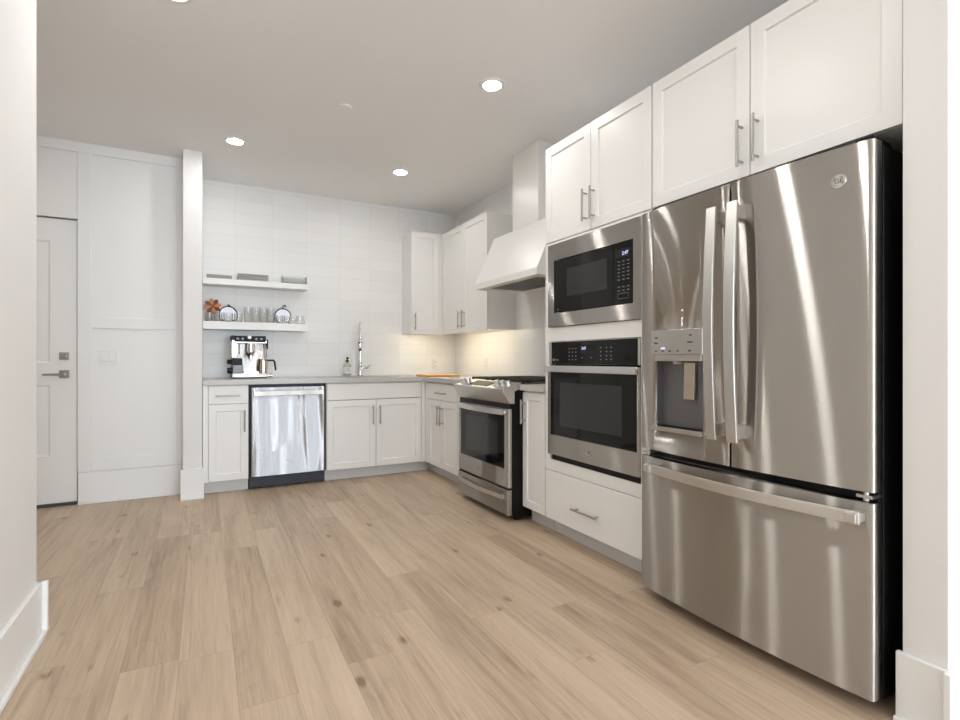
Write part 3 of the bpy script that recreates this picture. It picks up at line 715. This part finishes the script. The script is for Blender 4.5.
# hinge covers and the little centre hinge
for y in (FY0+0.05, FY1-0.05):
    m = MB(); m.hull([(1.80, y-0.03, 1.7455), (1.93, y-0.03, 1.7455), (1.93, y+0.03, 1.7455), (1.80, y+0.03, 1.7455)], [(1.815, y-0.025, 1.772), (1.92, y-0.025, 1.765), (1.92, y+0.025, 1.765), (1.815, y+0.025, 1.772)])
    m.build('hinge_cover', 'case', t, bevel=0.003)
for y in (FY0+0.03, FY1-0.03):
    m = MB(); m.box(1.772, 1.83, y-0.022, y+0.022, 0.656, 0.666); m.cyl((1.785, y, 0.646), (1.785, y, 0.677), 0.008, seg=12); m.build('hinge', 'steel_trim', t, bevel=0.001)
# bowed door handles
def bow(y0, y1, par, z0=0.777, z1=1.653):
    m = MB(); P = []
    for k in range(17):
        f = k/16; z = z0+(z1-z0)*f; P.append((1.682-0.020*math.sin(math.pi*f), z))
    m.prism(P + [(x+0.013, z) for x, z in P[::-1]], 'y', y0, y1)
    for z in (z0+0.012, z1-0.062): m.box(1.686, front((y0+y1)/2)+0.004, y0+0.006, y1-0.006, z, z+0.05)
    return m.build('handle', 'handle_steel', par, bevel=0.003)
bow(1.286, 1.327, ld); bow(1.198, 1.240, rd)
m = MB(); P = []
for k in range(21):
    f = k/20; y = FY0+0.02 + f*(FY1-FY0-0.085); P.append((1.722-0.040*math.sin(math.pi*f), y))
m.prism(P + [(x+0.012, y) for x, y in P[::-1]], 'z', 0.583, 0.622)
for y in (FY0+0.022, FY1-0.105): m.box(1.708, front(y)+0.006, y, y+0.035, 0.588, 0.617)
m.build('handle', 'handle_steel', fd, bevel=0.003)
# water and ice dispenser in the left door
m = MB(); m.box(1.7965, 1.7985, 1.384, 1.640, 0.783, 1.087); m.box(1.757, 1.797, 1.3862, 1.3875, 0.785, 1.085); m.box(1.757, 1.797, 1.6365, 1.6378, 0.785, 1.085)
m.build('dispenser_recess', 'bezel_grey', ld)
m = MB(); m.box(1.728, 1.762, 1.380, 1.644, 1.100, 1.204); m.box(1.736, 1.790, 1.392, 1.632, 1.072, 1.100); m.box(1.745, 1.775, 1.52, 1.54, 1.060, 1.072)
dp = m.build('dispenser_panel', 'steel_trim', ld, bevel=0.002)
for u, z, w_ in ((1.614, 1.172, 0.018), (1.616, 1.150, 0.022), (1.616, 1.115, 0.010), (1.578, 1.115, 0.010), (1.540, 1.115, 0.014), (1.500, 1.115, 0.010), (1.440, 1.115, 0.014), (1.438, 1.150, 0.026), (1.436, 1.178, 0.012)):
    m = MB(); m.box(1.7274, 1.7282, u-w_/2, u+w_/2, z-0.003, z+0.003); m.build('key', 'dark_print', dp)
m = MB(); m.box(1.7272, 1.7282, 1.567, 1.589, 1.124, 1.130); m.build('indicator', 'digits', dp)
m = MB(); m.hull([(1.780, 1.458, 1.066), (1.795, 1.458, 1.066), (1.795, 1.512, 1.066), (1.780, 1.512, 1.066)], [(1.775, 1.458, 0.912), (1.786, 1.458, 0.910), (1.786, 1.512, 0.910), (1.775, 1.512, 0.912)])
m.build('paddle', 'jug', ld, bevel=0.002)
m = MB(); m.box(1.722, 1.796, 1.382, 1.642, 0.774, 0.792); tr = m.build('drip_tray', 'steel_trim', ld, bevel=0.002)
m = MB()
for k in range(6): m.box(1.735+0.009*k, 1.739+0.009*k, 1.40, 1.625, 0.792, 0.7945)
m.build('tray_grille', 'black', tr)
badge(lambda u, w, z: (front(0.895)-w, u, z), 0.897, 1.638, 0.020, rd, 0.0, -1)

# ------------------------------------------------------------------ hood
t = thing('range_hood', (2.2, 3.358, 1.65), 'white tapered range hood with square chimney above the stove', 'range hood')
HY0, HY1, HX, HT = 2.906, 3.812, 1.987, 2.168
m = MB(); XB = XW-0.002; wt = 0.02
m.prism([(XB, 1.706), (HX, 1.706), (HT, 2.104), (XB, 2.104)], 'y', HY0, HY1)
m.box(HX, HX+wt, HY0, HY1, 1.660, 1.706); m.box(XB-wt, XB, HY0, HY1, 1.660, 1.706)
m.box(HX+wt, XB-wt, HY0, HY0+wt, 1.660, 1.706); m.box(HX+wt, XB-wt, HY1-wt, HY1, 1.660, 1.706)
m.build('canopy', 'cab', t, bevel=0.0015)
m = MB(); m.box(HT, XB, 3.152, 3.512, 2.1045, ZC-0.001); m.build('chimney', 'cab', t, bevel=0.0015)
m = MB(); m.box(HX+wt, XB-wt, HY0+wt, HY1-wt, 1.666, 1.7055); li = m.build('liner', 'filter', t)
for y0, y1 in ((3.03, 3.35), (3.365, 3.69)):
    m = MB(); m.box(2.08, 2.40, y0, y1, 1.663, 1.666)
    for k in range(9): m.box(2.09+0.034*k, 2.105+0.034*k, y0+0.01, y1-0.01, 1.660, 1.663)
    m.build('filter', 'bezel_grey', t, bevel=0.001)

# ------------------------------------------------------------------ wall cabinets in the corner
UY, UX = 4.961, 2.198                        # door faces of the two wall cabinets
def PBu(u, w, z): return (u, UY - w, z)
def PRu(u, w, z): return (UX - w, u, z)
t = thing('wall_cabinet', (2.0, 5.1, 1.34), 'slim white one-door wall cabinet on the tiled back wall', 'cabinet')
m = MB(); m.box(1.856, 2.158, UY+0.021, YW-0.001, 1.352, 2.390); m.build('carcass', 'cab', t)
q = shaker(PBu, 1.857, 2.157, 1.342, 2.392, t); pull(PBu, (1.888, 1.384), (1.888, 1.556), q)
m = MB(); m.box(2.160, 2.219, UY+0.003, UY+0.021, 1.342, 2.390); m.build('filler_strip', 'cab', t)
m = MB(); m.box(1.88, 2.13, UY+0.0225, UY+0.036, 1.3455, 1.3515); m.build('led_strip', 'led', t)
t = thing('wall_cabinet', (2.35, 4.47, 1.34), 'white two-door wall cabinet left of the range hood', 'cabinet')
m = MB(); m.box(UX+0.021, XW-0.001, 3.988, 4.957, 1.352, 2.390); m.build('carcass', 'cab', t)
q = shaker(PRu, 4.473, 4.957, 1.342, 2.392, t); pull(PRu, (4.516, 1.384), (4.516, 1.556), q)
q = shaker(PRu, 3.989, 4.469, 1.342, 2.392, t); pull(PRu, (4.430, 1.384), (4.430, 1.556), q)
m = MB(); m.box(UX+0.0225, UX+0.036, 4.02, 4.93, 1.3455, 1.3515); m.build('led_strip', 'led', t)

# ------------------------------------------------------------------ floating shelves and what stands on them
SY = 5.060; ST, SL = 1.792, 1.416
m = MB(); m.box(-0.016, 0.858, SY, YW-0.001, 1.741, ST); tag(m.build('floating_shelf', 'cab', at=(0.43, 5.15, 1.741), bevel=0.0015), 'upper white floating shelf on the tiled wall', 'shelf')
m = MB(); m.box(-0.016, 0.850, SY, YW-0.001, 1.348, SL); tag(m.build('floating_shelf', 'cab', at=(0.43, 5.15, 1.348), bevel=0.0015), 'lower white floating shelf holding the drinking glasses', 'shelf')
def platter(name, x0, x1, z, label, group, dy=0.0):
    m = MB(); cx, cy = (x0+x1)/2, 5.155+dy; hx, hy = (x1-x0)/2, 0.085
    def lp(s, zz): return [(cx+sx*hx*s, cy+sy*hy*s, zz) for sx, sy in ((-1,-1),(1,-1),(1,1),(-1,1))]
    m.hull(lp(0.90, z), lp(1.0, z+(0.0095 if x1 < 0.3 else 0.0115)))
    return tag(m.build(name, 'platter', at=(cx, cy, z), bevel=0.002), label, 'platter', group)
for k in range(3): platter('serving_platter', 0.012, 0.215, ST+0.0005+0.0125*k, ['bottom', 'middle', 'top'][k] + ' platter of the low stack of three at the left end of the upper shelf', 'platters on the upper shelf')
lb = ['bottom', 'second', 'third', 'top']
for k in range(4): platter('serving_platter', 0.255+0.002*k, 0.520-0.002*(k%2), ST+0.0005+0.0165*k, lb[k] + ' platter of the taller stack of four in the middle of the upper shelf', 'platters on the upper shelf')
t = thing('glass_dish', (0.74, 5.15, ST), 'clear rectangular glass dish with a white fill for its highlights at the right end of the upper shelf', 'dish')
m = MB(); x0, x1, y0, y1, z0 = 0.632, 0.852, 5.085, 5.205, ST+0.0005
m.box(x0, x1, y0, y1, z0, z0+0.008); m.build('tray', 'thin_glass', t)
m = MB(); zz = z0+0.0075; zt = z0+0.070
m.box(x0, x0+0.004, y0, y1, zz, zt); m.box(x1-0.004, x1, y0, y1, zz, zt); m.box(x0+0.004, x1-0.004, y0, y0+0.004, zz, zt); m.box(x0+0.004, x1-0.004, y1-0.004, y1, zz, zt)
m.build('glass_walls', 'thin_glass', t)
m = MB(); m.hull([(x0+0.012, y0+0.010, z0+0.0085), (x1-0.012, y0+0.010, z0+0.0085), (x1-0.012, y1-0.010, z0+0.0085), (x0+0.012, y1-0.010, z0+0.0085)], [(x0+0.016, y0+0.012, z0+0.054), (x1-0.020, y0+0.012, z0+0.048), (x1-0.020, y1-0.012, z0+0.048), (x0+0.016, y1-0.012, z0+0.054)]); m.build('highlight_fill', 'white', t, bevel=0.005)  # white block stands in for bright highlights in the glass

def glass(name, x, y, r, h, label, group, taper=0.9):
    m = MB(); rb = r*taper; th = 0.0022
    m.lathe([(rb, 0.0005), (rb+0.001, 0.003), (r, h), (r-th, h), (rb-th, 0.010), (0.002, 0.009)], (x, y, SL), seg=20)
    return tag(m.build(name, 'glass', at=(x, y, SL)), label, 'glass', group)
ords = ['leftmost', 'second from left', 'third from left', 'fourth from left']
for k, (x, y) in enumerate(((0.034, 5.105), (0.103, 5.105), (0.183, 5.10), (0.266, 5.105))):
    glass('tumbler', x, y, 0.034 if k != 2 else 0.038, 0.082, ords[k] + ' short tumbler in the row left of the tall glasses', 'short tumblers on the lower shelf')
for k, (x, y) in enumerate(((0.344, 5.105), (0.411, 5.10), (0.476, 5.105), (0.538, 5.10))):
    glass('highball_glass', x, y, 0.0315, 0.138, ords[k] + ' of the four tall clear glasses on the lower shelf', 'tall glasses on the lower shelf')
for k, (x, y) in enumerate(((0.608, 5.105), (0.683, 5.10))):
    t = thing('glass_mug', (x, y, SL), ['smoky glass mug next to the tall glasses', 'smoky glass mug in front of the curled-stem ornament'][k], 'mug', 'glass mugs on the lower shelf')
    m = MB(); m.lathe([(0.030, 0.0005), (0.033, 0.004), (0.034, 0.076), (0.0315, 0.076), (0.030, 0.010), (0.002, 0.009)], (x, y, SL), seg=20); m.build('cup', 'glass', t)
    m = MB(); m.tube([(x+0.032, y-0.006, SL+0.062), (x+0.046, y-0.012, SL+0.058), (x+0.048, y-0.013, SL+0.034), (x+0.032, y-0.006, SL+0.018)], 0.004, 8); m.build('handle', 'glass', t)
t = thing('glass_mug', (0.795, 5.105, SL), 'clear glass mug at the right end of the lower shelf', 'mug', 'glass mugs on the lower shelf')
m = MB(); m.lathe([(0.040, 0.0005), (0.042, 0.004), (0.036, 0.078), (0.0335, 0.078), (0.039, 0.010), (0.002, 0.009)], (0.795, 5.105, SL), seg=20); m.build('cup', 'glass', t)
m = MB(); m.tube([(0.831, 5.10, SL+0.066), (0.846, 5.095, SL+0.062), (0.849, 5.094, SL+0.036), (0.836, 5.10, SL+0.018)], 0.004, 8); m.build('handle', 'glass', t)
# wooden flower
t = thing('wooden_flower', (0.060, 5.20, SL), 'orange-brown wooden petal flower behind the leftmost tumblers', 'ornament')
fx_, fz_ = 0.062, SL+0.142
m = MB(); m.tube([(fx_, 5.205, SL+0.012), (fx_, 5.205, fz_)], 0.005, 8); m.lathe([(0.03, 0.0005), (0.03, 0.010), (0.008, 0.013)], (fx_, 5.205, SL)); m.build('stem', 'wood_dk', t)
for k in range(8):
    a = 2*math.pi*k/8 + 0.2; ca, sa = math.cos(a), math.sin(a); m = MB()
    def pt(r, s, dy): return (fx_ + r*ca - s*sa, 5.190+dy, fz_ + r*sa + s*ca)
    out = [(0.004, 0.002), (0.028, 0.016), (0.050, 0.019), (0.066, 0.010), (0.070, 0.0), (0.066, -0.010), (0.050, -0.019), (0.028, -0.016), (0.004, -0.002)]
    m.hull([pt(r, s, -0.006-0.12*r) for r, s in out], [pt(r, s, 0.002-0.12*r) for r, s in out])
    p = m.build('petal', 'wood_dk' if k in (1, 3, 5, 7) else 'wood_lt', t, bevel=0.001); p['label'] = 'dark brown petal' if k % 2 else 'tan petal'
m = MB(); m.lathe([(0.008, -0.012), (0.010, -0.006), (0.010, 0.002)], (fx_, 5.184, fz_), 'y', 12); m.build('bud', 'wood_dk', t)
# two flat gourd ornaments outlined in black wire
def gourd(cx, label, curl):
    t = thing('gourd_ornament', (cx, 5.215, SL), label, 'ornament', 'wire gourd ornaments')
    y = 5.215; rx, rz = 0.072, 0.070; cz = SL+0.0775
    P = [(cx+rx*math.cos(a), y, cz+rz*math.sin(a)) for a in [2*math.pi*k/28 for k in range(28)]]
    m = MB(); m.hull([(p[0], y-0.004, p[2]) for p in P], [(p[0], y+0.004, p[2]) for p in P]); m.build('pale_panel', 'pale_blue', t)
    m = MB(); m.tube(P, 0.006, 8, True); m.build('wire_outline', 'wire', t)
    m = MB()
    if curl: m.tube([(cx-0.002, y, cz+rz), (cx, y, cz+rz+0.018), (cx+0.008, y, cz+rz+0.032), (cx+0.022, y, cz+rz+0.034), (cx+0.026, y, cz+rz+0.024), (cx+0.016, y, cz+rz+0.019)], 0.0042, 8)
    else: m.tube([(cx-0.005, y, cz+rz+0.018), (cx+0.012, y, cz+rz+0.006), (cx+0.040, y, cz+rz-0.016), (cx+0.060, y, cz+rz-0.042), (cx+0.068, y, cz+0.004)], [0.007, 0.006, 0.005, 0.0045, 0.004], 8)
    m.build('wire_stem', 'wire', t)
gourd(0.188, 'pale ornament outlined in black wire with a drooping stem beside the wooden flower', False)
gourd(0.655, 'pale round ornament outlined in black wire with a curled stem, right of the tall glasses', True)

# ------------------------------------------------------------------ espresso machine
EX0, EX1, EY0, EY1, EZ = 0.206, 0.484, 4.925, 5.20, CT+0.001
t = thing('espresso_machine', (0.345, 5.06, CT), 'chrome and black espresso machine on the worktop under the shelves', 'coffee machine')
m = MB(); m.box(EX0, EX1, EY0, EY1, EZ, EZ+0.008); m.build('foot_plate', 'black', t, bevel=0.002)
m = MB(); m.box(EX0, EX1, EY0+0.004, EY1-0.004, EZ+0.008, EZ+0.046); m.build('base', 'steel', t, bevel=0.004)
m = MB(); m.box(EX0+0.004, EX1-0.004, 5.075, EY1-0.006, EZ+0.046, 1.224); m.build('tower', 'steel', t, bevel=0.004)
m = MB(); m.box(EX0-0.002, EX0+0.034, EY0+0.004, 5.0745, 1.10, 1.224); m.build('left_cheek', 'jug', t, bevel=0.004)
m = MB(); m.box(EX0, EX1, EY0, EY1, 1.2245, 1.250); hd = m.build('head', 'chrome', t, bevel=0.004)
m = MB(); m.hull([(EX0+0.016, EY0-0.004, 1.232), (EX1-0.006, EY0-0.004, 1.232), (EX1-0.006, EY1-0.01, 1.232), (EX0+0.016, EY1-0.01, 1.232)], [(EX0+0.016, EY0+0.004, 1.288), (EX1-0.006, EY0+0.004, 1.288), (EX1-0.006, EY1-0.02, 1.288), (EX0+0.016, EY1-0.02, 1.288)])
cp = m.build('control_panel', 'black', t, bevel=0.004)
for x in (0.252, 0.290, 0.400, 0.440):
    m = MB(); m.lathe([(0.011, 0), (0.010, -0.005)], (x, EY0, 1.262), 'y', 14); m.build('button', 'bezel_grey', cp)
m = MB(); m.lathe([(0.016, 0), (0.015, -0.004)], (0.345, EY0+0.001, 1.276), 'y', 16); m.build('gauge', 'white', cp)
m = MB(); m.box(0.198, 0.232, EY0+0.01, 5.15, 1.2505, 1.291); m.build('hopper_lid', 'black', t, bevel=0.003)
m = MB(); m.cyl((0.358, 4.975, 1.2235), (0.358, 4.975, 1.165), 0.036); m.cyl((0.358, 4.975, 1.165), (0.358, 4.975, 1.15), 0.042); m.build('group_head', 'chrome', t)
m = MB(); m.cyl((0.358, 4.975, 1.1495), (0.358, 4.975, 1.118), 0.037, 0.030); m.cyl((0.358, 4.975, 1.118), (0.358, 4.975, 1.085), 0.012); pf = m.build('portafilter', 'chrome', t)
m = MB(); m.tube([(0.350, 4.94, 1.132), (0.335, 4.87, 1.126), (0.328, 4.82, 1.120)], [0.010, 0.013, 0.014], 10); m.build('grip', 'black', pf)
m = MB(); m.cyl((0.248, 4.985, 1.2235), (0.248, 4.985, 1.13), 0.020, 0.024); m.build('grinder_chute', 'chrome', t)
m = MB(); m.box(0.212, 0.290, 4.945, 5.0745, 1.035, 1.092); m.cyl((0.25, 4.9445, 1.062), (0.25, 4.932, 1.062), 0.024); m.build('grinder_cradle', 'black', t, bevel=0.004)
m = MB(); m.box(0.215, 0.296, 4.955, 5.0745, EZ+0.047, 1.0345); m.build('lower_front', 'bezel_grey', t, bevel=0.003)
m = MB(); m.box(0.305, 0.415, EY0+0.006, 5.0745, EZ+0.0465, EZ+0.058)
for k in range(6): m.box(0.310+0.017*k, 0.322+0.017*k, EY0+0.012, 5.06, EZ+0.058, EZ+0.060)
m.build('drip_tray', 'chrome', t, bevel=0.001)
for z, r in ((0.985, 0.028), (1.062, 0.022)):
    m = MB(); m.cyl((EX0+0.003, 5.02, z), (EX0-0.034, 5.02, z), r, r*0.85); m.build('side_knob', 'black', t)
m = MB(); m.box(EX1+0.0005, EX1+0.020, 5.0, 5.06, 1.175, 1.262); m.build('steam_dial', 'black', t, bevel=0.004)
m = MB(); m.tube([(EX1-0.008, 5.0, 1.2235), (EX1+0.004, 4.985, 1.17), (EX1+0.002, 4.975, 1.10), (0.470, 4.968, 1.075)], 0.005, 8); m.build('steam_wand', 'chrome', t)
m = MB(); m.cyl((EX1-0.002, 4.97, 0.940), (EX1+0.035, 4.97, 0.940), 0.011); m.cyl((EX1+0.035, 4.97, 0.940), (EX1+0.050, 4.97, 0.940), 0.017); m.build('water_tap', 'jug', t)
t = thing('milk_jug', (0.459, 4.968, EZ+0.046), 'steel milk jug with black handle standing on the espresso machine', 'jug')
m = MB(); z0 = EZ+0.0465; m.lathe([(0.036, 0), (0.039, 0.003), (0.040, 0.06), (0.037, 0.10), (0.039, 0.122), (0.037, 0.122), (0.035, 0.10), (0.037, 0.06), (0.034, 0.006)], (0.459, 4.968, z0)); m.build('jug_body', 'jug', t)
m = MB(); m.tube([(0.495, 4.962, z0+0.112), (0.545, 4.955, z0+0.112), (0.552, 4.954, z0+0.10), (0.562, 4.953, z0+0.022)], [0.007, 0.008, 0.0085, 0.008], 8); m.build('handle', 'black', t)

# ------------------------------------------------------------------ recessed ceiling lights, sprinkler cover
def downlight(x, y, label):
    t = thing('recessed_light', (x, y, ZC), label, 'ceiling light', 'recessed ceiling lights')
    m = MB(); m.lathe([(0.078, 0), (0.076, -0.005), (0.056, -0.007), (0.0505, -0.003), (0.0505, 0)], (x, y, ZC), seg=32, cap=False); m.build('trim_ring', 'plastic_w', t)
    m = MB(); m.lathe([(0.050, -0.001), (0.050, -0.0035)], (x, y, ZC), seg=32); m.build('lens', 'lens', t)
    return t
d0 = downlight(1.498, 2.656, 'recessed ceiling light nearest the tall cabinets')
for x, y, lab in ((0.198, 4.234, 'recessed ceiling light in front of the pillar beside the shelves'), (1.493, 4.258, 'recessed ceiling light nearest the corner wall cabinets'),
                  (-0.12, 2.640, 'recessed ceiling light cut off by the top edge of the photo'), (0.80, 1.10, 'added unseen ceiling light on the fridge side, for the glow on the fridge edge'), (0.65, 1.76, 'added unseen ceiling light in the middle of the kitchen opening, for the streak on the fridge'),  # last two are unseen, added for streaks on the fridge doors
                  (0.6, -1.2, 'added unseen ceiling light in the living room, nearer the kitchen'), (0.6, -3.0, 'added unseen ceiling light in the living room, nearer the glazed door'), (3.0, -1.2, 'added unseen ceiling light in the living room, on the window side'), (-1.7, 3.7, 'recessed ceiling light in the entry hall')):  # living-room lamps are unseen, added to light the scene and reflect in steel
    dup(d0, (x, y, ZC), lab)
m = MB(); m.lathe([(0.044, 0), (0.044, -0.004), (0.040, -0.007)], (0.795, 3.332, ZC), seg=28)
tag(m.build('sprinkler_cover', 'ceiling', at=(0.795, 3.332, ZC)), 'flat round sprinkler cover plate in the middle of the ceiling', 'sprinkler')
